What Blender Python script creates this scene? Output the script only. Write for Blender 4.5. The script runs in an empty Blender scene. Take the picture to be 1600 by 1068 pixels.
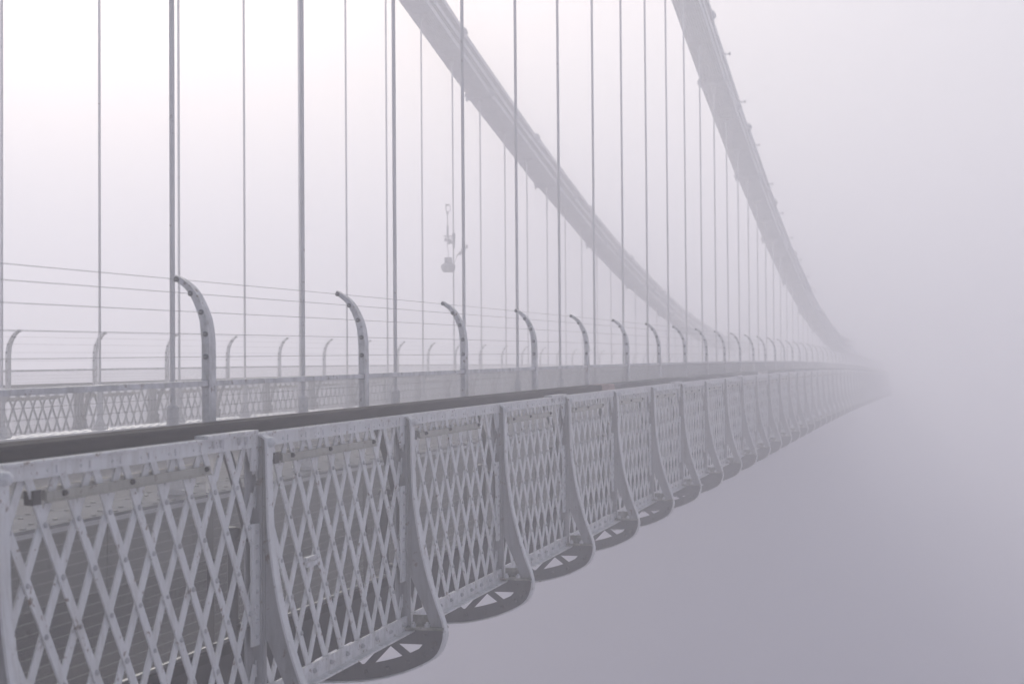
import bpy, math, random
from mathutils import Vector, Matrix
random.seed(7)
R = math.radians
scene = bpy.context.scene
COL = scene.collection

# ------------------------------------------------------------------ layout
# metres; the camera's eye is the origin, the bridge runs along +Y to its left.
BAY, PH = 2.44, 0.27168
GR, QD = 0.01869, -0.00012                 # camber of the deck
XN, XF = 5.333, 11.460                     # the two chain planes (distance left of camera)
XC = -(XN + XF) / 2
CZ, CA, CY = 1.559, 0.00198, 93.99         # main chain, underside of lowest links
LAST = 50
def camber(Y):
    Yp = min(Y, 78.0)
    return GR*Yp + QD*Yp*Yp
def sy(k): return (k + PH) * BAY
def chain_z(Y): return CZ + CA*(Y - CY)**2

WORDS = ('zeroth first second third fourth fifth sixth seventh eighth ninth tenth eleventh twelfth thirteenth fourteenth '
         'fifteenth sixteenth seventeenth eighteenth nineteenth twentieth').split()
def ordinal(n):
    if n <= 20: return WORDS[n]
    t = ['twenty', 'thirty', 'forty', 'fifty'][n // 10 - 2]
    return {20: 'twentieth', 30: 'thirtieth', 40: 'fortieth', 50: 'fiftieth'}[n] if n % 10 == 0 else t + '-' + WORDS[n % 10]

# ------------------------------------------------------------------ materials
def new_mat(name):
    m = bpy.data.materials.new(name); m.use_nodes = True
    nt = m.node_tree; nt.nodes.clear()
    out = nt.nodes.new('ShaderNodeOutputMaterial'); b = nt.nodes.new('ShaderNodeBsdfPrincipled')
    nt.links.new(b.outputs[0], out.inputs[0])
    return m, nt, b
def noise(nt, vec, scale, detail=4, rough=.6):
    n = nt.nodes.new('ShaderNodeTexNoise'); n.inputs['Scale'].default_value = scale
    n.inputs['Detail'].default_value = detail; n.inputs['Roughness'].default_value = rough
    nt.links.new(vec, n.inputs['Vector']); return n.outputs['Fac']
def ramp(nt, fac, a, b):
    r = nt.nodes.new('ShaderNodeMapRange'); r.inputs['From Min'].default_value = a; r.inputs['From Max'].default_value = b
    nt.links.new(fac, r.inputs['Value']); return r.outputs['Result']
def mix(nt, fac, a, b):
    m = nt.nodes.new('ShaderNodeMix'); m.data_type = 'RGBA'
    nt.links.new(fac, m.inputs['Factor'])
    for s, v in ((m.inputs[6], a), (m.inputs[7], b)):
        if isinstance(v, tuple): s.default_value = (*v, 1)
        else: nt.links.new(v, s)
    return m.outputs[2]
def math_n(nt, op, a, b):
    m = nt.nodes.new('ShaderNodeMath'); m.operation = op
    for s, v in ((m.inputs[0], a), (m.inputs[1], b)):
        if isinstance(v, (int, float)): s.default_value = v
        else: nt.links.new(v, s)
    return m.outputs[0]
def stretched(nt, sc):
    g = nt.nodes.new('ShaderNodeNewGeometry')
    mp = nt.nodes.new('ShaderNodeMapping'); mp.inputs['Scale'].default_value = sc
    nt.links.new(g.outputs['Position'], mp.inputs['Vector'])
    return g.outputs['Position'], mp.outputs['Vector']
def paint(name, base, grime, stain, amount=.5, rough=.45, rust=.62, moss=0., bump=.12, spec=.5):
    
    m, nt, b = new_mat(name)
    b.inputs['Specular IOR Level'].default_value = spec
    pos, st = stretched(nt, (9, 9, 1.3))
    c = mix(nt, ramp(nt, noise(nt, pos, 3.1, 5), .35, .7), base, tuple(v*.88 for v in base))
    streak = math_n(nt, 'MULTIPLY', ramp(nt, noise(nt, st, 1.6, 7, .75), .47, .66), amount)
    c = mix(nt, streak, c, grime)
    patch = math_n(nt, 'MULTIPLY', ramp(nt, noise(nt, pos, 5.5, 8, .72), .54, .62), .28)
    c = mix(nt, patch, c, tuple(v*.5 + g_*.5 for v, g_ in zip(base, grime)))
    spots = ramp(nt, noise(nt, pos, 17, 6, .7), rust, rust + .06)
    c = mix(nt, math_n(nt, 'MULTIPLY', spots, .85), c, stain)
    if moss:
        green = math_n(nt, 'MULTIPLY', ramp(nt, noise(nt, pos, 9, 5, .7), .42, .62), moss)
        c = mix(nt, green, c, (.075, .085, .04))
    nt.links.new(c, b.inputs['Base Color'])
    rr = ramp(nt, noise(nt, pos, 6, 4), .2, .9)
    rg = nt.nodes.new('ShaderNodeMapRange'); nt.links.new(rr, rg.inputs['Value'])
    rg.inputs['To Min'].default_value = rough - .12; rg.inputs['To Max'].default_value = rough + .2
    nt.links.new(rg.outputs[0], b.inputs['Roughness'])
    bp = nt.nodes.new('ShaderNodeBump'); bp.inputs['Strength'].default_value = bump; bp.inputs['Distance'].default_value = .01
    nt.links.new(noise(nt, pos, 60, 4), bp.inputs['Height']); nt.links.new(bp.outputs[0], b.inputs['Normal'])
    return m
M = {}
M['paint'] = paint('grey_paint', (.84, .85, .835), (.44, .42, .37), (.20, .12, .07), .42, rust=.60)
M['web'] = paint('backlit_grey_paint', (.42, .42, .415), (.22, .21, .19), (.18, .11, .07), .6, rust=.61)  # grey paint darkened to stand for faces turned from the sun
M['pale'] = paint('pale_grey_paint', (.82, .82, .82), (.36, .34, .28), (.20, .13, .07), .4, rust=.6, moss=.25)
M['mossy'] = paint('mossy_paint', (.42, .41, .36), (.14, .13, .09), (.14, .09, .05), .7, .6, .58, .8)
M['trough'] = paint('cream_trough_paint', (.43, .42, .36), (.24, .23, .17), (.15, .10, .06), .5, rust=.6)
M['under'] = paint('dark_grey_steel', (.10, .097, .096), (.055, .052, .048), (.11, .08, .06), .5, .6)  # dark grey tone for cross girder chords and braces
M['dark'] = paint('near_black_steel', (.022, .020, .020), (.016, .018, .012), (.045, .05, .02), .5, .7)  # near-black tone for the low deck steel and beams
M['girder'] = paint('girder_grey_paint', (.15, .148, .143), (.10, .098, .093), (.15, .11, .08), .4, .4)
M['wet'] = paint('wet_glare_flange_paint', (.70, .70, .72), (.5, .5, .5), (.2, .14, .1), .4, .4)  # pale base colour stands in for fog reflected off the far flange
M['flange'] = paint('dim_flange_paint', (.17, .175, .19), (.10, .10, .10), (.2, .14, .1), .5, .75, spec=.1)  # darker, duller copy for the near flange, its weaker reflection put into the colour
M['cream'] = paint('cream_strip_paint', (.80, .78, .70), (.5, .48, .4), (.2, .14, .08), .4)
M['rivet'] = paint('rivet_paint', (.56, .56, .56), (.3, .29, .27), (.16, .1, .06), .4)
M['eye'] = paint('dark_eyelet', (.17, .17, .17), (.1, .1, .1), (.12, .08, .05), .4)  # shade inside the wire holes, put into the eyelet colour
M['rod'] = paint('rod_paint', (.82, .81, .79), (.58, .56, .52), (.18, .12, .08), .5)
M['chain'] = paint('chain_paint', (.86, .86, .86), (.55, .54, .52), (.18, .12, .08), .5)
M['wire'] = paint('galvanised_wire', (.58, .58, .56), (.44, .43, .41), (.25, .2, .16), .3)
M['bolt'] = paint('dark_bolt', (.035, .033, .03), (.02, .02, .02), (.06, .03, .02), .3, .5)
M['fitting'] = paint('grey_fitting', (.52, .52, .53), (.36, .36, .36), (.15, .1, .07), .3)
def timber(name, base, var, rough=.75):
    m, nt, b = new_mat(name)
    g = nt.nodes.new('ShaderNodeNewGeometry'); mp = nt.nodes.new('ShaderNodeMapping')
    mp.inputs['Scale'].default_value = (30, 1.2, 30); nt.links.new(g.outputs['Position'], mp.inputs['Vector'])
    grain = noise(nt, mp.outputs['Vector'], 2.2, 6, .7)
    c = mix(nt, ramp(nt, grain, .35, .7), base, var)
    c = mix(nt, math_n(nt, 'MULTIPLY', ramp(nt, noise(nt, g.outputs['Position'], 1.1, 5), .5, .8), .6), c, tuple(v*1.5 for v in var))
    mp2 = nt.nodes.new('ShaderNodeMapping'); mp2.inputs['Scale'].default_value = (1, .5, 6); nt.links.new(g.outputs['Position'], mp2.inputs['Vector'])
    c = mix(nt, math_n(nt, 'MULTIPLY', ramp(nt, noise(nt, mp2.outputs['Vector'], 1.3, 6, .7), .5, .68), .8), c, tuple(v*2.4 for v in var))
    nt.links.new(c, b.inputs['Base Color']); b.inputs['Roughness'].default_value = rough; b.inputs['Specular IOR Level'].default_value = .04
    bp = nt.nodes.new('ShaderNodeBump'); bp.inputs['Strength'].default_value = .3; bp.inputs['Distance'].default_value = .006
    nt.links.new(grain, bp.inputs['Height']); nt.links.new(bp.outputs[0], b.inputs['Normal'])
    return m
M['oak'] = timber('dark_wet_timber', (.012, .011, .012), (.022, .02, .02))
M['oak_grey'] = timber('weathered_timber', (.075, .078, .085), (.115, .115, .12))
M['oak_pink'] = timber('new_reddish_timber', (.24, .17, .16), (.30, .23, .21))
M['oak_pale'] = timber('bare_pale_timber', (.30, .29, .29), (.36, .35, .34))
def ground_mat(name, a, b_, sc, rough, spec=.4):
    m, nt, b = new_mat(name)
    g = nt.nodes.new('ShaderNodeNewGeometry')
    c = mix(nt, ramp(nt, noise(nt, g.outputs['Position'], sc, 6, .65), .35, .68), a, b_)
    c = mix(nt, math_n(nt, 'MULTIPLY', ramp(nt, noise(nt, g.outputs['Position'], sc*40, 3), .4, .7), .35), c, tuple(v*1.6 for v in b_))
    nt.links.new(c, b.inputs['Base Color']); b.inputs['Roughness'].default_value = rough; b.inputs['Specular IOR Level'].default_value = spec
    bp = nt.nodes.new('ShaderNodeBump'); bp.inputs['Strength'].default_value = .25; bp.inputs['Distance'].default_value = .01
    nt.links.new(noise(nt, g.outputs['Position'], sc*60, 3), bp.inputs['Height']); nt.links.new(bp.outputs[0], b.inputs['Normal'])
    return m
M['asphalt'] = ground_mat('wet_asphalt', (.035, .035, .037), (.055, .054, .055), 1.2, .75, .08)
M['deck'] = ground_mat('dark_footway_boards', (.018, .016, .017), (.032, .028, .028), 2.0, .9, .05)
M['gorge'] = ground_mat('gorge_woodland_and_mud', (.025, .035, .018), (.05, .045, .035), .05, .9)

# ------------------------------------------------------------------ mesh builder
class MB:
    def __init__(s): s.v = []; s.f = []; s.sm = []; s.mi = []; s.cur = 0
    def add(s, vs, fs, smooth=False):
        n = len(s.v); s.v += [tuple(v) for v in vs]
        s.f += [tuple(i + n for i in f) for f in fs]; s.sm += [smooth]*len(fs); s.mi += [s.cur]*len(fs)
    def box(s, x0, x1, y0, y1, z0, z1, sl=0.0):
        vs = [(x, y, z) for x in (x0, x1) for y in (y0, y1) for z in (z0, z1)]
        s.add(vs, [(0, 1, 3, 2), (4, 6, 7, 5), (0, 4, 5, 1), (2, 3, 7, 6), (0, 2, 6, 4), (1, 5, 7, 3)])
    def plate_xz(s, pts, y0, y1):              # polygon in x,z extruded along y
        n = len(pts)
        vs = [(x, y0, z) for x, z in pts] + [(x, y1, z) for x, z in pts]
        s.add(vs, [tuple(range(n)), tuple(range(2*n - 1, n - 1, -1))] + [(i, i + n, (i + 1) % n + n, (i + 1) % n) for i in range(n)])
    def band_xz(s, a, b, y0, y1):              # ribbon between two x,z curves, extruded along y
        n = len(a); vs = []
        for (ax, az), (bx, bz) in zip(a, b):
            vs += [(ax, y0, az), (ax, y1, az), (bx, y1, bz), (bx, y0, bz)]
        fs = []
        for i in range(n - 1):
            for j in range(4):
                fs.append((4*i + j, 4*i + (j + 1) % 4, 4*i + 4 + (j + 1) % 4, 4*i + 4 + j))
        fs += [(3, 2, 1, 0), (4*n - 4, 4*n - 3, 4*n - 2, 4*n - 1)]
        s.add(vs, fs)
    def bar_yz(s, p, q, w, x0, x1):            # flat bar between two y,z points
        d = Vector((q[0] - p[0], q[1] - p[1])).normalized(); n = Vector((-d.y, d.x))*w/2
        c = [(p[0] + n.x, p[1] + n.y), (q[0] + n.x, q[1] + n.y), (q[0] - n.x, q[1] - n.y), (p[0] - n.x, p[1] - n.y)]
        s.add([(x0, y, z) for y, z in c] + [(x1, y, z) for y, z in c],
              [(0, 1, 2, 3), (7, 6, 5, 4)] + [(i, i + 4, (i + 1) % 4 + 4, (i + 1) % 4) for i in range(4)])
    def tube(s, pts, r, n=8, cap=True):
        pts = [Vector(p) for p in pts]; m = len(pts)
        rs = r if isinstance(r, (list, tuple)) else [r]*m
        rings = []
        for i in range(m):
            t = (pts[min(i + 1, m - 1)] - pts[max(i - 1, 0)]).normalized()
            ref = Vector((0, 0, 1)) if abs(t.z) < .9 else Vector((1, 0, 0))
            a = t.cross(ref).normalized(); b = t.cross(a)
            rings += [pts[i] + (a*math.cos(2*math.pi*j/n) + b*math.sin(2*math.pi*j/n))*rs[i] for j in range(n)]
        fs = [(i*n + j, i*n + (j + 1) % n, (i + 1)*n + (j + 1) % n, (i + 1)*n + j) for i in range(m - 1) for j in range(n)]
        s.add(rings, fs, n > 5)
        if cap: s.add(rings[:n] + rings[-n:], [tuple(range(n)), tuple(range(2*n - 1, n - 1, -1))])
    def stud(s, c, axis, r, h, n=8):           # rounded rivet head
        c = Vector(c); ax = Vector(axis)
        s.tube([c - ax*.004, c + ax*h*.55, c + ax*h*.9, c + ax*h], [r, r*.92, r*.55, r*.1], n)
    def nut(s, c, axis, r, h):
        c = Vector(c); ax = Vector(axis)
        s.tube([c, c + ax*h], r, 6); s.tube([c + ax*h, c + ax*h*1.6], r*.5, 6)
    def mesh(s, name, mat):
        me = bpy.data.meshes.new(name); me.from_pydata(s.v, [], s.f); me.update()
        me.polygons.foreach_set('use_smooth', s.sm)
        for q in (mat if isinstance(mat, tuple) else (mat,)): me.materials.append(q)
        me.polygons.foreach_set('material_index', s.mi)
        import bmesh
        bm = bmesh.new(); bm.from_mesh(me); bmesh.ops.recalc_face_normals(bm, faces=bm.faces); bm.to_mesh(me); bm.free()
        return me
    def build(s, name, mat, parent=None):
        o = bpy.data.objects.new(name, s.mesh(name, mat)); COL.objects.link(o)
        if parent: o.parent = parent
        return o
def tag(o, label, cat, group=None):
    o['label'] = label; o['category'] = cat
    if group: o['group'] = group
    return o
def thing(name, loc=(0, 0, 0)):
    o = bpy.data.objects.new(name, None); COL.objects.link(o); o.location = loc
    o.empty_display_size = .2
    return o
def kids(o): return list(o.children)
def copy_tree(o, parent=None):
    c = o.copy(); COL.objects.link(c)
    if parent: c.parent = parent
    for ch in kids(o): copy_tree(ch, c)
    return c
def struct(o): o['kind'] = 'structure'; return o

def curve(pts, n=6):                           # Catmull-Rom through 2-D points
    out = []; P = [pts[0]] + list(pts) + [pts[-1]]
    for i in range(1, len(P) - 2):
        p0, p1, p2, p3 = P[i - 1:i + 3]
        for j in range(n):
            t = j/n
            out.append(tuple(.5*(2*p1[d] + (p2[d] - p0[d])*t + (2*p0[d] - 5*p1[d] + 4*p2[d] - p3[d])*t*t
                                 + (3*p1[d] - p0[d] - 3*p2[d] + p3[d])*t**3) for d in (0, 1)))
    out.append(tuple(pts[-1])); return out
def offset(pts, d):                            # shift a 2-D polyline along its left normal
    out = []
    for i, p in enumerate(pts):
        a = pts[max(i - 1, 0)]; b = pts[min(i + 1, len(pts) - 1)]
        t = Vector((b[0] - a[0], b[1] - a[1])).normalized()
        out.append((p[0] - t.y*d, p[1] + t.x*d))
    return out

LR = 3.60                                      # local x = LR - L, so +x points outward
def lx(L): return LR - L
def place(o, k, far=False, slope=True):
    Y = sy(k)
    o.location = (2*XC + LR if far else -LR, Y, camber(Y))
    o.scale = (-1 if far else 1, 1, 1)
    if slope: o.rotation_euler = (math.atan2(camber(sy(k + 1)) - camber(Y), BAY), 0, 0)
FOG = 21
def where(k): return ', fading in fog' if k > FOG else ''

# ------------------------------------------------------------------ parapet panels
Y0, Y1, ZT, ZB = -.055, 2.385, -.475, -1.815
def lattice_bars(b, sgn, x0, x1, rnd=None):
    hp, dz = .1335, .228
    for i in range(-8, 18):
        ya = .285 + i*2*hp; za = -.692           # a node on the first row
        m = dz/hp*sgn
        if rnd: ya += rnd.uniform(-.004, .004); m *= 1 + rnd.uniform(-.010, .010)
        ends = []
        for (yy) in (Y0, Y1):
            zz = za + m*(yy - ya)
            if ZB <= zz <= ZT: ends.append((yy, zz))
        for zz in (ZB, ZT):
            yy = ya + (zz - za)/m
            if Y0 <= yy <= Y1: ends.append((yy, zz))
        ends = sorted(set((round(a, 5), round(c, 5)) for a, c in ends))
        if len(ends) >= 2 and math.dist(ends[0], ends[-1]) > .1:
            b.bar_yz(ends[0], ends[-1], .0505, x0, x1)
def lattice_mb(v):
    rnd = random.Random(v + 11)
    b = MB()
    lattice_bars(b, -1, lx(3.580), lx(3.571), rnd)
    lattice_bars(b, 1, lx(3.592), lx(3.5835), rnd)
    b.cur = 1
    for r_ in range(5):
        for i in range(-1, 10):
            y = .285 + .267*i - (.1335 if r_ % 2 else 0) + rnd.uniform(-.004, .004); z = -.692 - .228*r_ + rnd.uniform(-.004, .004)
            if Y0 + .03 < y < Y1 - .03 and z > ZB + .03:
                q = rnd.uniform(.9, 1.15); b.stud((lx(3.571), y, z), (1, 0, 0), .013*q, .012*q)
    return b
VARIANTS = [lattice_mb(v).mesh('lattice', (M['paint'], M['rivet'])) for v in (1, 2, 3, 4)]
def vary(t, k):                                 # no two neighbouring panels quite alike
    for ch in t.children:
        if ch.name.startswith('lattice'): ch.data = VARIANTS[(k*5 + k//3) % 4]
    t.rotation_euler.z += random.uniform(-.0016, .0016); t.rotation_euler.y += random.uniform(-.003, .003)
def make_panel():
    t = thing('lattice_railing')
    b = MB()
    b.box(lx(3.566), lx(3.556), -.045, 2.395, -.492, -.428)
    b.box(lx(3.645), lx(3.540), -.045, 2.395, -.428, -.416)
    for i in range(8):
        y = .285 + .267*i
        b.stud((lx(3.556), y, -.463), (1, 0, 0), .009, .008)
    b.cur = 1
    for i in range(8):                          # short dark drain slots
        y = .355 + .267*i
        b.box(lx(3.5562), lx(3.5545), y - .005, y + .005, -.478, -.445)
    b.build('top_rail', (M['paint'], M['fitting']), t)
    b = lattice_mb(0); b.build('lattice', (M['paint'], M['rivet']), t)
    b = MB()
    b.box(lx(3.566), lx(3.552), -.045, 2.395, -1.895, -1.800)
    b.box(lx(3.570), lx(3.500), -.045, 2.395, -1.907, -1.895)
    b.cur = 1
    for i in range(9):
        b.nut((lx(3.552), .16 + .267*i, -1.845), (1, 0, 0), .016, .014)
    b.build('bottom_rail', (M['pale'], M['rivet']), t)
    b = MB()
    b.box(lx(3.561), lx(3.550), .27, 1.80, -.592, -.553)
    b.box(lx(3.561), lx(3.541), .27, 1.80, -.597, -.592)
    b.cur = 1; b.box(lx(3.640), lx(3.596), .20, 1.84, -.575, -.540); b.cur = 0
    b.box(lx(3.5955), lx(3.5615), .275, .30, -.588, -.545)
    tr = b.build('light_trough', (M['trough'], M['cream']), t)
    for y in (.40, .98, 1.74):
        b = MB(); b.nut((lx(3.550), y, -.566), (1, 0, 0), .014, .012); b.build('bolt', M['bolt'], tr)
    b = MB(); b.box(lx(3.605), lx(3.562), .185, .245, -.60, -.54); b.build('end_cap', M['bolt'], tr)
    return t
panel0 = make_panel()
def near_label(k, first): return ordinal(k - first + 1)
splice_mesh = None
def add_splice(t):
    global splice_mesh
    if splice_mesh is None:
        b = MB(); b.box(lx(3.64), lx(3.525), 1.72, 2.33, -.416, -.398)
        for y in (1.84, 1.93, 2.14, 2.23): b.nut((lx(3.552), y, -.428), (0, 0, -1), .019, .026)
        splice_mesh = b.mesh('splice_plate', M['pale'])
    o = bpy.data.objects.new('splice_plate', splice_mesh); COL.objects.link(o); o.parent = t
for k in range(1, LAST):
    t = panel0 if k == 1 else copy_tree(panel0)
    place(t, k); vary(t, k)
    if k % 3 == 2: add_splice(t)
near_panels = [o for o in COL.objects if o.parent is None and o.name.startswith('lattice_railing')]
near_panels.sort(key=lambda o: o.location.y)
for n, o in enumerate(near_panels):
    k = n + 1
    if k == 1: lab = 'near lattice parapet panel beside the camera, left of all the others'
    elif k == 2: lab = 'nearest lattice parapet panel, large and blurred in the lower left corner'
    elif k == 3: lab = 'near lattice parapet panel with a clamped repair, second from the left corner'
    else: lab = f'pale grey lattice panel of the near parapet, {ordinal(k - 1)} from left corner{where(k)}'
    tag(o, lab, 'railing panel', 'lattice panels along the near parapet')
b = MB()
b.box(lx(3.571), lx(3.553), .60, .80, -1.20, -1.175); b.box(lx(3.571), lx(3.555), .62, .78, -1.235, -1.205)
b.nut((lx(3.553), .63, -1.187), (1, 0, 0), .013, .012); b.nut((lx(3.553), .77, -1.187), (1, 0, 0), .013, .012)
b.build('repair_clamp', M['pale'], near_panels[2])
for k in range(7, LAST):
    t = copy_tree(near_panels[4]); place(t, k, True); vary(t, k + 1)
    tag(t, f'grey lattice panel of the far parapet, {ordinal(k - 6)} from the left edge{where(k - 3)}', 'railing panel', 'lattice panels along the far parapet')

# ------------------------------------------------------------------ curved brackets
outer = curve([(3.640, -.424), (3.560, -.424), (3.522, -.440), (3.508, -.478), (3.503, -.70), (3.497, -.915), (3.479, -1.09), (3.444, -1.31),
               (3.390, -1.53), (3.335, -1.70), (3.292, -1.82), (3.273, -1.905)], 5)
outer = [(lx(a), z) for a, z in outer]
def make_bracket():
    t = thing('parapet_bracket')
    inner = offset(outer, -.012)
    b = MB(); b.band_xz(outer, inner, -.038, .038)
    b.stud((lx(3.506), .005, -.470), (1, 0, .25), .030, .032, 10)
    b.build('flange', M['paint'], t)
    # web: filled between post line and flange above the opening, then a leg that follows the flange
    up = [p for p in inner if p[1] > -1.53 and p[0] > lx(3.63)]
    low = [p for p in inner if p[1] <= -1.50]
    b = MB()
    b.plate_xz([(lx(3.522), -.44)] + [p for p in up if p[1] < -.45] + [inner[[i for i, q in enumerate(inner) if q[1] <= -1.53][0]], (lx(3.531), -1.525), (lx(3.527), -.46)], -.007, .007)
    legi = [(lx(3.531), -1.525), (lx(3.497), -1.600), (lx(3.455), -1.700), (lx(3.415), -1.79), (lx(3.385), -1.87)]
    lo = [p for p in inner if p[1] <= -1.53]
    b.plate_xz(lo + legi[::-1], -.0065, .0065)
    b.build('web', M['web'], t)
    b = MB()
    b.box(lx(3.625), lx(3.532), -.010, .010, -1.87, -.436)
    b.box(lx(3.625), lx(3.605), -.045, .045, -1.868, -.438)
    b.box(lx(3.562), lx(3.544), -.022, .022, -1.868, -.50)
    b.box(lx(3.607), lx(3.597), -.115, -.045, -1.868, -.494)       # angle on the lattice side
    b.box(lx(3.607), lx(3.597), .045, .100, -1.868, -.494)
    b.build('post', M['web'], t)
    b = MB()
    b.box(lx(3.570), lx(3.558), -.118, -.012, -1.56, -.905)
    b.cur = 1
    for i in range(8): b.stud((lx(3.558), -.065, -.95 - .08*i), (1, 0, 0), .012, .010)
    b.cur = 0
    b.box(lx(3.5695), lx(3.558), -.120, -.030, -.62, -.494)
    b.build('cover_strip', (M['paint'], M['rivet']), t)
    b = MB()
    b.box(lx(3.64), lx(3.283), -.075, .075, -1.888, -1.872)
    b.box(lx(3.53), lx(3.36), .040, .052, -1.872, -1.80)
    sh = b.build('shelf', M['mossy'], t)
    for L in (3.50, 3.40, 3.61):
        b = MB(); b.nut((lx(L), -.040, -1.872), (0, 0, 1), .020, .022); b.build('bolt', M['pale'], sh)
    b = MB()
    b.tube([(lx(3.70), -.055, -1.51), (lx(3.70), -.055, -.96)], .030, 12)
    b.tube([(lx(3.70), -.055, -.965), (lx(3.70), -.055, -.935), (lx(3.70), -.055, -.925)], [.045, .045, .02], 12)
    for z in (-.99, -1.45):
        b.tube([(lx(3.70), -.055, z), (lx(3.58), -.10, z)], .014, 8)
        b.tube([(lx(3.70), -.055, z - .03), (lx(3.70), -.055, z + .03)], .037, 12)
    b.build('clamp_tube', M['girder'], t)
    b = MB()
    c = [(lx(a), z) for a, z in curve([(3.86, -.425), (3.80, -.50), (3.745, -.64), (3.70, -.80), (3.645, -1.02)], 5)]
    b.band_xz(c, offset(c, .045), -.02, .02)
    b.build('inner_strut', M['girder'], t)
    return t
br0 = make_bracket()
for k in range(2, LAST + 1):
    t = br0 if k == 2 else copy_tree(br0)
    place(t, k, slope=False); t.rotation_euler.z = random.uniform(-.008, .008)
    if k == 2: t.location.y -= .10
    if k == 2: lab = 'curved grey parapet bracket cut off by the left edge of the photo'
    elif k == 3: lab = 'largest whole curved bracket, tall grey post left of centre on near parapet'
    else: lab = f'curved grey bracket on the near parapet, {ordinal(k - 1)} from the left edge{where(k)}'
    tag(t, lab, 'bracket', 'curved brackets along the near parapet')
for k in range(8, LAST + 1):
    t = copy_tree(br0); place(t, k, True, False)
    tag(t, f'grey post bracket behind the far lattice, {ordinal(k - 7)} from the left edge{where(k - 3)}', 'bracket', 'brackets along the far parapet')

# ------------------------------------------------------------------ cross girders
def make_cross_girder():
    t = thing('cross_girder')
    W = 2*XC                                             # mirror in x: x' = W - x (world)
    arc = curve([(3.273, -1.907), (3.280, -1.965), (3.319, -2.053), (3.40, -2.118), (3.576, -2.195), (3.80, -2.252), (4.03, -2.275), (4.40, -2.295),
                 (5.10, -2.33), (6.4, -2.40), (8.397, -2.43)], 4)
    a = [(lx(L), z) for L, z in arc]
    full = a + [(2*(lx(8.397)) - x, z) for x, z in a[-2::-1]]
    inn = offset(full, -.012)
    b = MB(); b.band_xz(full, inn, -.050, .050)
    fl = b.build('bottom_flange', M['paint'], t)
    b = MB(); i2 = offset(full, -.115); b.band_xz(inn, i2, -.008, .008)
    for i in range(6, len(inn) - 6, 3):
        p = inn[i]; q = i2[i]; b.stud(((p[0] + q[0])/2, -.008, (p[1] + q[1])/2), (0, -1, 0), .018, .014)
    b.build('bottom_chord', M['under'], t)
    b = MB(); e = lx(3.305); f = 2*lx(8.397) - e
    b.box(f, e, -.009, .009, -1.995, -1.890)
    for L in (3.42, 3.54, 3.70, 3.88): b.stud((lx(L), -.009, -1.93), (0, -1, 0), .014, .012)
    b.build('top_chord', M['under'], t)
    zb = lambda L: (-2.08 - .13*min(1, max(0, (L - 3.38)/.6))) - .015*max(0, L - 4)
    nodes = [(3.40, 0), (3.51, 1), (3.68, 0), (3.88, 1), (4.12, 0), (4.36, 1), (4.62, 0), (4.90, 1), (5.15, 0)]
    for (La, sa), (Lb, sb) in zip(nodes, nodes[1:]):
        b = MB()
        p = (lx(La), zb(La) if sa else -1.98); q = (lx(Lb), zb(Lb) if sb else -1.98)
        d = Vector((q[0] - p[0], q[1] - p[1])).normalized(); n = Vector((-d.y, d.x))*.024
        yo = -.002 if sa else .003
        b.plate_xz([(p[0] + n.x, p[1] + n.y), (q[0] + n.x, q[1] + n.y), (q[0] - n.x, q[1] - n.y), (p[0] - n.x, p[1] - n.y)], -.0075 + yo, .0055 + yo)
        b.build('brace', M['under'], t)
    b = MB()
    e = lx(5.12); f = 2*lx(8.397) - e
    b.box(f, e, -.006, .004, -2.32, -1.996)
    b.build('web_plate', M['dark'], t)
    return t
cg0 = make_cross_girder()
for k in range(2, LAST + 1):
    t = cg0 if k == 2 else copy_tree(cg0)
    place(t, k, slope=False)
    if k == 2: lab = 'dark curved cross girder under the deck, cut off in the lower left corner'
    elif k == 4: lab = 'nearest whole curved cross girder under the deck, at the lower centre edge'
    else: lab = f'curved trussed girder under the deck, {ordinal(k - 1)} from the left{where(k)}'
    tag(t, lab, 'girder', 'curved cross girders below the deck')

# ------------------------------------------------------------------ fence posts
EYES = [(4.048, .428), (3.960, .347), (3.893, .243), (3.866, .122), (3.863, -.002)]
def make_post():
    t = thing('fence_post')
    c = curve([(3.845, -.42), (3.845, -.20), (3.845, .02), (3.848, .11), (3.868, .225), (3.925, .345), (3.985, .410), (4.055, .452)], 5)
    c = [(lx(L), z) for L, z in c]
    n = len(c)
    b = MB(); vs = []
    off = offset(c, .001)
    for i, p in enumerate(c):
        a = c[max(i - 1, 0)]; d = c[min(i + 1, n - 1)]
        tt = Vector((d[0] - a[0], d[1] - a[1])).normalized(); nn = Vector((-tt.y, tt.x))
        u = max(0, (i - n*.45)/(n*.55)); w = .045 - .017*u; hw = .041 - .016*u
        q = (p[0] + nn.x*w, p[1] + nn.y*w)
        vs += [(p[0], -hw, p[1]), (p[0], hw, p[1]), (q[0], hw, q[1]), (q[0], -hw, q[1])]
    fs = [(4*i + j, 4*i + (j + 1) % 4, 4*i + 4 + (j + 1) % 4, 4*i + 4 + j) for i in range(n - 1) for j in range(4)]
    fs += [(3, 2, 1, 0), (4*n - 4, 4*n - 3, 4*n - 2, 4*n - 1)]
    b.add(vs, fs); b.build('arm', M['pale'], t)
    for i, (L, z) in enumerate(EYES):
        b = MB(); hw = .041 - .016*(1 - i/4.5)
        b.tube([(lx(L), -hw - .010, z), (lx(L), hw + .010, z)], .0155, 10)
        b.build('wire_eye', M['eye'], t)
    b = MB(); b.box(lx(3.91), lx(3.82), -.07, .07, -.43, -.395)
    b.build('base_plate', M['fitting'], t)
    b = MB(); b.box(lx(3.892), lx(3.841), -.046, -.0415, -.170, -.126); b.build('rail_clip', M['fitting'], t)
    return t
fp0 = make_post()
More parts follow.
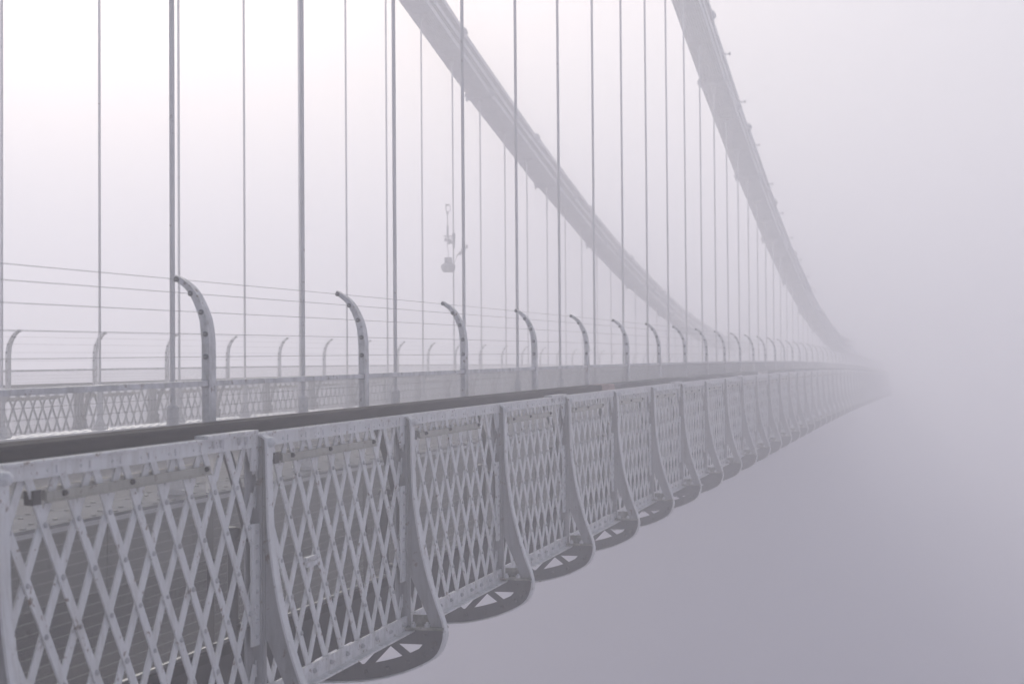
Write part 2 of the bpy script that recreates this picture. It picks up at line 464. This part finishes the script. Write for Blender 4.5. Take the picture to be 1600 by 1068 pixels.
for k in range(2, LAST + 1):
    t = fp0 if k == 2 else copy_tree(fp0); place(t, k, slope=False); t.rotation_euler = (random.uniform(-.004, .004), random.uniform(-.004, .004), random.uniform(-.03, .03))
    if k == 2: lab = 'near curved fence post beside the camera, left of all the others'
    elif k == 3: lab = 'tallest curved fence post on the near handrail, left of centre'
    else: lab = f'pale curved fence post on the near handrail, {ordinal(k - 2)} from the left{where(k)}'
    tag(t, lab, 'fence post', 'curved fence posts on the near handrail')
for k in range(7, LAST + 1):
    t = copy_tree(fp0); place(t, k, True, False)
    tag(t, f'thin curved fence post on the far handrail, {ordinal(k - 6)} from left edge{where(k - 3)}', 'fence post', 'curved fence posts on the far handrail')

# ------------------------------------------------------------------ mesh screens between the posts
def make_screen():
    t = thing('mesh_screen')
    b = MB(); b.box(lx(3.888), lx(3.850), .045, BAY - .045, -.162, -.132); b.build('top_rail', M['pale'], t)
    b = MB(); b.box(lx(3.884), lx(3.862), .045, BAY - .045, -1.602, -1.582); b.build('bottom_rail', M['girder'], t)
    b = MB(); r = .0010; x = lx(3.870)
    n = int((BAY - .1)/.0148)
    for i in range(n + 1):
        y = .05 + (BAY - .1)*i/n; b.tube([(x, y, -1.585), (x, y, -.16)], r, 4, False)
    nh = 27
    for i in range(1, nh):
        z = -.166 - (1.415)*i/nh; b.tube([(x + .0034, .045, z), (x + .0034, BAY - .045, z)], r, 4, False)
    b.build('wire_grid', M['wire'], t)
    return t
ms0 = make_screen()
for k in range(1, LAST):
    t = ms0 if k == 1 else copy_tree(ms0); place(t, k)
    if k == 1: lab = 'fine wire mesh screen of the near parapet, beside the camera'
    elif k == 2: lab = 'fine wire mesh screen behind the nearest, blurred lattice panel'
    else: lab = f'fine wire mesh screen behind near lattice, {ordinal(k - 1)} from left{where(k)}'
    tag(t, lab, 'mesh screen', 'wire mesh screens of the near parapet')
for k in range(7, LAST):
    t = copy_tree(ms0); place(t, k, True)
    tag(t, f'fine wire mesh screen of the far parapet, {ordinal(k - 6)} from left edge{where(k - 3)}', 'mesh screen', 'wire mesh screens of the far parapet')

# ------------------------------------------------------------------ fence wires
names5 = ['highest', 'second highest', 'middle', 'second lowest', 'lowest']
for far in (False, True):
    for i, (L, z) in enumerate(EYES):
        X = 2*XC + L if far else -L
        b = MB()
        ks = [1] + list(range(2, LAST + 1))
        if far: ks = list(range(7, LAST + 1))
        b.tube([(X, sy(k), camber(sy(k)) + z) for k in ks], .0019, 6)
        o = b.build('fence_wire', M['wire'])
        tag(o, f'{names5[i]} of five thin wires strung between the {"far" if far else "near"} fence posts', 'wire', 'fence wires')

# ------------------------------------------------------------------ timber handrails
def board(y0, y1, mat, label, far=False, w=0.0):
    b = MB(); n = max(2, int((y1 - y0)/BAY) + 1); vs = []
    for i in range(n + 1):
        Y = y0 + (y1 - y0)*i/n; z = camber(Y)
        for L, h in ((3.600, -.416 - 0), (3.598 + w, -.366), (3.610 + w, -.353), (3.760, -.350), (3.772, -.362), (3.772, -.416)):
            vs.append(((2*XC + L) if far else -L, Y, z + h))
    m = 6
    fs = [(m*i + j, m*i + (j + 1) % m, m*i + m + (j + 1) % m, m*i + m + j) for i in range(n) for j in range(m)]
    fs += [tuple(range(m)), tuple(range(m*n + m - 1, m*n - 1, -1))]
    b.add(vs, fs)
    return tag(b.build('timber_handrail', mat), label, 'handrail', 'timber handrail boards')
board(2.2, 17.28, M['oak'], 'long dark wet timber handrail on the near parapet, nearest length')
board(17.29, 18.02, M['oak_pink'], 'short reddish timber patch in the near handrail', w=.004)
board(18.03, 33.2, M['oak_grey'], 'second long grey timber length of the near handrail, beyond the reddish patch')
board(33.21, 35.2, M['oak_pale'], 'short pale timber patch in the near handrail, in thick fog', w=.006)
board(35.21, 60, M['oak_grey'], 'third long timber length of the near handrail, beyond the pale patch')
board(60.01, sy(LAST), M['oak_grey'], 'farthest timber length of the near handrail, lost in fog')
board(sy(7), 40, M['oak_grey'], 'grey timber handrail on the far parapet, at the left', True)
board(40.01, sy(LAST), M['oak_grey'], 'grey timber handrail on the far parapet, fading in fog', True)

# ------------------------------------------------------------------ deck: girders, footways, roadway
YS, YE = 1.5, 135.0
def sweep(profile, X, y0=YS, y1=YE, mirror=False, step=BAY):
    b = MB(); n = int((y1 - y0)/step) + 1; m = len(profile); vs = []
    for i in range(n + 1):
        Y = y0 + (y1 - y0)*i/n; z = camber(Y)
        for L, h in profile: vs.append(((2*XC + L) if mirror else -L, Y, z + h))
    fs = [(m*i + j, m*i + (j + 1) % m, m*i + m + (j + 1) % m, m*i + m + j) for i in range(n) for j in range(m)]
    fs += [tuple(range(m)), tuple(range(m*n + m - 1, m*n - 1, -1))]
    b.add(vs, fs); return b
def rect(L0, L1, z0, z1): return [(L0, z0), (L1, z0), (L1, z1), (L0, z1)]
for far in (False, True):
    t = thing('deck_girder', ((2*XC + XN) if far else -XN, YS, -2.05))
    inv = Matrix.Translation(-t.location)
    def part(name, mat, prof):
        o = sweep(prof, 0, mirror=far).build(name, mat, t); o.matrix_parent_inverse = inv; return o
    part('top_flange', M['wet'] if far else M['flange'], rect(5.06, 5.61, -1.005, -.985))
    part('edge_strip', M['wet'], rect(5.045, 5.10, -1.030, -1.0055))
    part('inner_panel', M['girder'], rect(5.545, 5.555, -1.52, -1.006))
    part('rubbing_board', M['dark'], rect(5.09, 5.125, -1.595, -1.471))
    part('bottom_flange', M['dark'], rect(5.06, 5.61, -1.87, -1.85))
    part('lower_web', M['dark'], rect(5.32, 5.34, -1.849, -1.60))
    sb = sweep(rect(5.115, 5.125, -1.47, -1.006), 0, mirror=far)
    y = YS + .3
    while y < 60:                                              # riveted cover strips over the plate joints
        X = 2*XC + 5.115 if far else -5.115; s_ = -1 if far else 1
        zz = camber(y)
        sb.box(min(X, X + s_*.012), max(X, X + s_*.012), y - .03, y + .03, zz - 1.465, zz - 1.01)
        for q in range(5): sb.stud((X + s_*.012, y, zz - 1.06 - .085*q), (s_, 0, 0), .01, .01, 6)
        y += BAY/2
    o = sb.build('side_panel', M['girder'], t); o.matrix_parent_inverse = inv
    sb = MB(); y = YS + .2                                     # domed rivet heads along the top flange
    while y < 45:
        zz = camber(y) - .985
        for L in (5.10, 5.21, 5.45, 5.57):
            X = 2*XC + L if far else -L
            sb.stud((X, y, zz), (0, 0, 1), .020, .011, 8)
        y += .267
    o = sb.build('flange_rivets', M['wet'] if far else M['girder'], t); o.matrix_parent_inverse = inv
    tag(t, 'grey riveted girder between the roadway and the %s footway' % ('far' if far else 'near'), 'girder')
    f = struct(sweep(rect(3.84, 5.30, -1.66, -1.605), 0, mirror=far).build('footway', M['deck']))
for far in (False, True):
    o = sweep(rect(3.97, 4.06, -1.995, -1.665), 0, y0=2.5, mirror=far).build('footway_beam', M['dark'])
    tag(o, 'dark stained longitudinal beam under the %s footway' % ('far' if far else 'near'), 'beam')
rd = struct(sweep([(5.56, -1.62), (11.23, -1.62), (11.23, -1.54), (8.40, -1.49), (5.56, -1.54)], 0).build('roadway', M['asphalt']))

# ------------------------------------------------------------------ hanger rods
def make_foot():
    s = MB()
    s.tube([(0, 0, -.80), (0, 0, -.385)], .044, 14); s.tube([(0, 0, -.385), (0, 0, -.365), (0, 0, -.345)], [.047, .047, .03], 14)
    f = MB()
    f.tube([(0, 0, -.985), (0, 0, -.955)], .10, 14); f.tube([(0, 0, -.955), (0, 0, -.80)], [.075, .04], 12)
    for sgn in (-1, 1):
        f.tube([(0, sgn*.17, -.975), (0, sgn*.035, -.80)], .016, 8)
        f.tube([(0, sgn*.17, -.985), (0, sgn*.17, -.955)], .035, 8)
    return s.mesh('socket', M['rod']), f.mesh('foot', M['rod'])
sock_me, foot_me = make_foot()
b = MB(); b.tube([(0, 0, 0), (0, 0, .25), (0, 0, .5), (0, 0, .75), (0, 0, 1)], .0195, 10); rod_me = b.mesh('rod', M['rod'])
b = MB(); b.tube([(-.17, 0, .05), (.17, 0, .05)], .030, 8); b.box(-.05, -.035, -.03, .03, -.12, .06); b.box(.035, .05, -.03, .03, -.12, .06)
b.tube([(0, 0, -.20), (0, 0, -.05)], .032, 8); yoke_me = b.mesh('yoke', M['rod'])
def hanger(k, far):
    Y = sy(k); X = -XF if far else -XN
    t = thing('hanger_rod', (X, Y, camber(Y)))
    ztop = chain_z(Y) - camber(Y)
    for nm, me, z, s in (('socket', sock_me, 0, 1), ('foot', foot_me, 0, 1), ('rod', rod_me, -.36, ztop + .36 - .08), ('yoke', yoke_me, ztop - .02, 1)):
        o = bpy.data.objects.new(nm, me); COL.objects.link(o); o.parent = t; o.location = (0, 0, z); o.scale = (1, 1, s)
    if far: t.rotation_euler = (0, 0, math.pi)
    return t
for k in range(4, 40):
    t = hanger(k, False)
    lab = ('thickest vertical suspension rod, at the left behind the first curved fence post' if k == 4 else
           f'vertical grey suspension rod under the near chain, {ordinal(k - 3)} from the left{where(k)}')
    tag(t, lab, 'suspension rod', 'suspension rods of the near chain')
for k in range(7, 40):
    t = hanger(k, True)
    lab = ('thin vertical suspension rod at the left edge of the photo' if k == 7 else
           'thin suspension rod of the far chain that carries the weather instruments' if k == 15 else
           f'thin vertical suspension rod under the far chain, {ordinal(k - 6)} from left edge{where(k - 3)}')
    tag(t, lab, 'suspension rod', 'suspension rods of the far chain')

# ------------------------------------------------------------------ chains
LV = [(.065, .12), (.350, .12), (.635, .12)]            # centre above the underside line, bar depth
def make_link(nbar, long=1.0):
    b = MB(); pitch = .0565; w = .0400
    for i in range(nbar):
        x = (i - (nbar - 1)/2)*pitch
        h = .060; e = .122
        pts = [(0, 0)]
        prof = []
        for j in range(9):
            a = math.pi/2 + math.pi*j/8; prof.append((math.cos(a)*e, math.sin(a)*e))
        top = [(.20, h), (.5, h), (.8, h)]
        pa = [(y, z) for y, z in prof]
        b1 = pa + [(.24, -h)]
        right = [(7.32 - y, -z) for y, z in pa]
        loop = pa + [(.24, -h), (7.08, -h)] + right + [(7.08, h), (.24, h)]
        n = len(loop)
        vs = [(x - w/2, y, z) for y, z in loop] + [(x + w/2, y, z) for y, z in loop]
        b.add(vs, [tuple(range(n)), tuple(range(2*n - 1, n - 1, -1))] + [(q, q + n, (q + 1) % n + n, (q + 1) % n) for q in range(n)])
    return b
bundleA = make_link(12).mesh('link', M['chain']); bundleB = make_link(11).mesh('link', M['chain'])
b = MB(); b.tube([(-.385, 0, 0), (.385, 0, 0)], .060, 12)
for q in (-1, 1):
    b.tube([(q*.335, 0, 0), (q*.375, 0, 0)], .088, 8); b.tube([(q*.375, 0, 0), (q*.405, 0, 0)], .05, 6)
    b.box(q*.35 - .012, q*.35 + .012, -.07, .07, -.155, .10)
pin_me = b.mesh('pin', M['chain'])
for far in (False, True):
    X = -XF if far else -XN
    t = thing('suspension_chain', (X, sy(3), 0))
    for lv, (zc, hd) in enumerate(LV):
        k = 1 + lv; i = 0
        while k < 40:
            ya, yb = sy(k), sy(k + 3)
            za, zb_ = chain_z(ya) + zc, chain_z(yb) + zc
            o = bpy.data.objects.new('link', bundleA if i % 2 else bundleB); COL.objects.link(o); o.parent = t
            o.location = (0, ya - t.location.y, za)
            ln = math.hypot(yb - ya, zb_ - za)
            o.rotation_euler = (math.atan2(zb_ - za, yb - ya), 0, 0); o.scale = (1, ln/7.32, 1)
            p = bpy.data.objects.new('pin', pin_me); COL.objects.link(p); p.parent = o
            k += 3; i += 1
    tag(t, 'triple iron suspension chain sweeping down into the fog, %s' % ('far one across the middle' if far else 'near one at right'), 'suspension chain')

# lamps on the outer side of the near chain
def make_lamp():
    t = thing('chain_lamp')
    b = MB(); b.tube([(-.02, 0, 0), (.22, 0, .01)], .018, 8); b.box(-.04, .0, -.06, .06, -.05, .06); b.build('arm', M['fitting'], t)
    b = MB(); b.tube([(.22, 0, -.075), (.22, 0, -.03), (.22, 0, .05), (.22, 0, .075)], [.045, .06, .05, .02], 10); b.build('lamp_head', M['fitting'], t)
    b = MB(); b.tube([(.05, .28, .06), (.17, .28, .09)], .016, 8); b.tube([(.17, .28, .03), (.17, .28, .14)], .035, 8)
    b.tube([(-.03, .28, .06), (.06, .28, .06)], .02, 6); b.build('junction_box', M['fitting'], t)
    return t
lk = [14.4, 15.85, 17.15, 18.56, 20.1, 21.5, 22.9, 24.4, 25.8, 27.2]
lp0 = make_lamp()
for i, k in enumerate(lk):
    t = lp0 if i == 0 else copy_tree(lp0)
    Y = sy(k); t.location = (-XN + .355, Y, chain_z(Y) + .60)
    t.scale = (.5, .5, .5); t.rotation_euler = (math.atan(2*CA*(Y - CY)), 0, 0)
    tag(t, f'small lamp fitting on the outer edge of the near chain, {ordinal(i + 1)} from the top', 'lamp', 'lamps along the near chain')

# ------------------------------------------------------------------ weather instruments on a far rod
t = thing('weather_station', (-XF, sy(15), camber(sy(15))))
t.rotation_euler = (0, 0, R(15))
b = MB(); b.tube([(-.13, 0, 2.13), (-.13, 0, 2.19), (-.13, 0, 2.30), (-.13, 0, 2.36)], [.12, .17, .18, .10], 14)
b.tube([(-.13, 0, 2.34), (-.13, 0, 2.49)], .095, 14); b.tube([(-.15, 0, 2.25), (0.02, 0, 2.25)], .03, 8)
b.tube([(-.30, 0, 2.22), (-.20, 0, 2.28)], .05, 8); b.build('instrument_case', M['fitting'], t)
b = MB(); b.tube([(.01, 0, 2.72), (.01, 0, 3.08)], [.03, .045], 10); b.tube([(-.24, 0, 3.02), (.0, 0, 3.02)], .014, 8); b.build('clamp_arm', M['fitting'], t)
b = MB()
b.tube([(-.14, 0, 2.98), (-.14, 0, 3.28)], .025, 8); b.tube([(-.14, 0, 3.26), (-.14, 0, 3.58)], .011, 8); b.build('mast', M['fitting'], t)
b = MB()
b.tube([(-.14, 0, 3.56), (-.14, 0, 3.62)], .03, 8)
for a in range(3):
    dx, dy = .075*math.cos(a*2.09), .075*math.sin(a*2.09)
    b.tube([(-.14, 0, 3.60), (-.14 + dx, dy, 3.66), (-.14 + dx, dy, 3.74), (-.14 + dx*.5, dy*.5, 3.79)], .010, 6)
b.tube([(-.14 - .05, 0, 3.79), (-.09, 0, 3.79)], .02, 8); b.build('wind_sensor', M['fitting'], t)
b = MB()
for dx, dz in ((-.19, 2.93), (-.10, 2.91), (-.05, 2.87), (-.12, 2.86)):
    b.tube([(dx, 0, dz - .04), (dx, 0, dz + .03)], .035, 8); b.tube([(dx, 0, dz), (dx, 0, 3.02)], .01, 6)
b.build('sensor_cluster', M['fitting'], t)
b = MB(); b.tube([(0, 0, 2.30), (.10, 0, 2.56), (.20, 0, 2.62), (.34, 0, 2.74)], .012, 8)
b.tube([(.16, 0, 2.55), (.16, 0, 2.63)], .03, 8); b.tube([(.22, 0, 2.58), (.22, 0, 2.70)], .035, 8); b.tube([(.33, 0, 2.71), (.33, 0, 2.80)], .03, 8)
b.build('side_arm', M['fitting'], t)
b = MB(); b.tube([(-.14, 0, 2.98), (-.155, 0, 2.8), (-.12, 0, 2.6), (-.13, 0, 2.47)], .009, 6); b.build('cable', M['fitting'], t)
tag(t, 'grey weather instruments clamped to a thin far suspension rod', 'weather station')

# ------------------------------------------------------------------ ground far below
N = 60; S = 500; vs = []; fs = []
for i in range(N + 1):
    for j in range(N + 1):
        x = -S + 2*S*i/N; y = -S + 2*S*j/N
        vs.append((x, y, -78 + 1.5*math.sin(x*.021)*math.sin(y*.017)))
for i in range(N):
    for j in range(N):
        q = i*(N + 1) + j; fs.append((q, q + N + 1, q + N + 2, q + 1))
b = MB(); b.add(vs, fs, True); struct(b.build('ground', M['gorge']))

# ------------------------------------------------------------------ fog
FOGD, FOGC, FOGG = .0255, (.93, .922, .965), .40
m = bpy.data.materials.new('fog'); m.use_nodes = True; nt = m.node_tree; nt.nodes.clear()
out = nt.nodes.new('ShaderNodeOutputMaterial'); pv = nt.nodes.new('ShaderNodeVolumePrincipled')
pv.inputs['Color'].default_value = (*FOGC, 1); pv.inputs['Density'].default_value = FOGD
pv.inputs['Density Attribute'].default_value = ''; pv.inputs['Anisotropy'].default_value = FOGG
pv.inputs['Temperature Attribute'].default_value = ''
nt.links.new(pv.outputs[0], out.inputs['Volume'])
b = MB(); b.box(-520, 520, -520, 520, -82, 20.5)
h = b.build('haze', m); h['kind'] = 'stuff'

# ------------------------------------------------------------------ sky and sun
SUN_AZ, SUN_EL = 31, 31 # degrees left of +Y, and above the horizon
w = bpy.data.worlds.new('World'); scene.world = w; w.use_nodes = True
nt = w.node_tree; bg = nt.nodes['Background']
sky = nt.nodes.new('ShaderNodeTexSky'); sky.sky_type = 'NISHITA'; sky.sun_disc = False
sky.sun_elevation = R(SUN_EL); sky.sun_rotation = R(-SUN_AZ)
sky.air_density = 1.0; sky.dust_density = 4.0; sky.ozone_density = 1.0
nt.links.new(sky.outputs[0], bg.inputs['Color']); bg.inputs['Strength'].default_value = .05
sd = bpy.data.lights.new('sun', 'SUN'); sd.energy = 1.5; sd.angle = R(12); sd.color = (1, .99, .965)
so = bpy.data.objects.new('sun', sd); COL.objects.link(so)
dirv = Vector((-math.sin(R(SUN_AZ))*math.cos(R(SUN_EL)), math.cos(R(SUN_AZ))*math.cos(R(SUN_EL)), math.sin(R(SUN_EL))))
so.rotation_euler = dirv.to_track_quat('Z', 'Y').to_euler(); so.location = dirv*15

# ------------------------------------------------------------------ camera
F, YAW, PITCH, ROLL = 2475.75, .26179, .02387, .00775
cam = bpy.data.cameras.new('camera'); co = bpy.data.objects.new('camera', cam); COL.objects.link(co)
fw = Vector((-math.sin(YAW)*math.cos(PITCH), math.cos(YAW)*math.cos(PITCH), math.sin(PITCH)))
r = Vector((math.cos(YAW), math.sin(YAW), 0)); u = r.cross(fw)
r2 = r*math.cos(ROLL) - u*math.sin(ROLL); u2 = u*math.cos(ROLL) + r*math.sin(ROLL)
co.matrix_world = Matrix((( r2.x, u2.x, -fw.x, 0), (r2.y, u2.y, -fw.y, 0), (r2.z, u2.z, -fw.z, 0), (0, 0, 0, 1)))
cam.sensor_width = 36; cam.lens = F/1600*36; cam.clip_end = 3000; cam.clip_start = .1
cam.dof.use_dof = True; cam.dof.focus_distance = 14; cam.dof.aperture_fstop = 3.4
scene.camera = co

scene.view_settings.view_transform = 'Standard'; scene.view_settings.look = 'None'
scene.view_settings.gamma = 1; scene.view_settings.exposure = 1.05
scene.render.engine = 'CYCLES'
c = scene.cycles
c.max_bounces = 10; c.volume_bounces = 8; c.diffuse_bounces = 3; c.glossy_bounces = 2
c.use_denoising = True
try: c.denoiser = 'OPENIMAGEDENOISE'
except Exception: pass
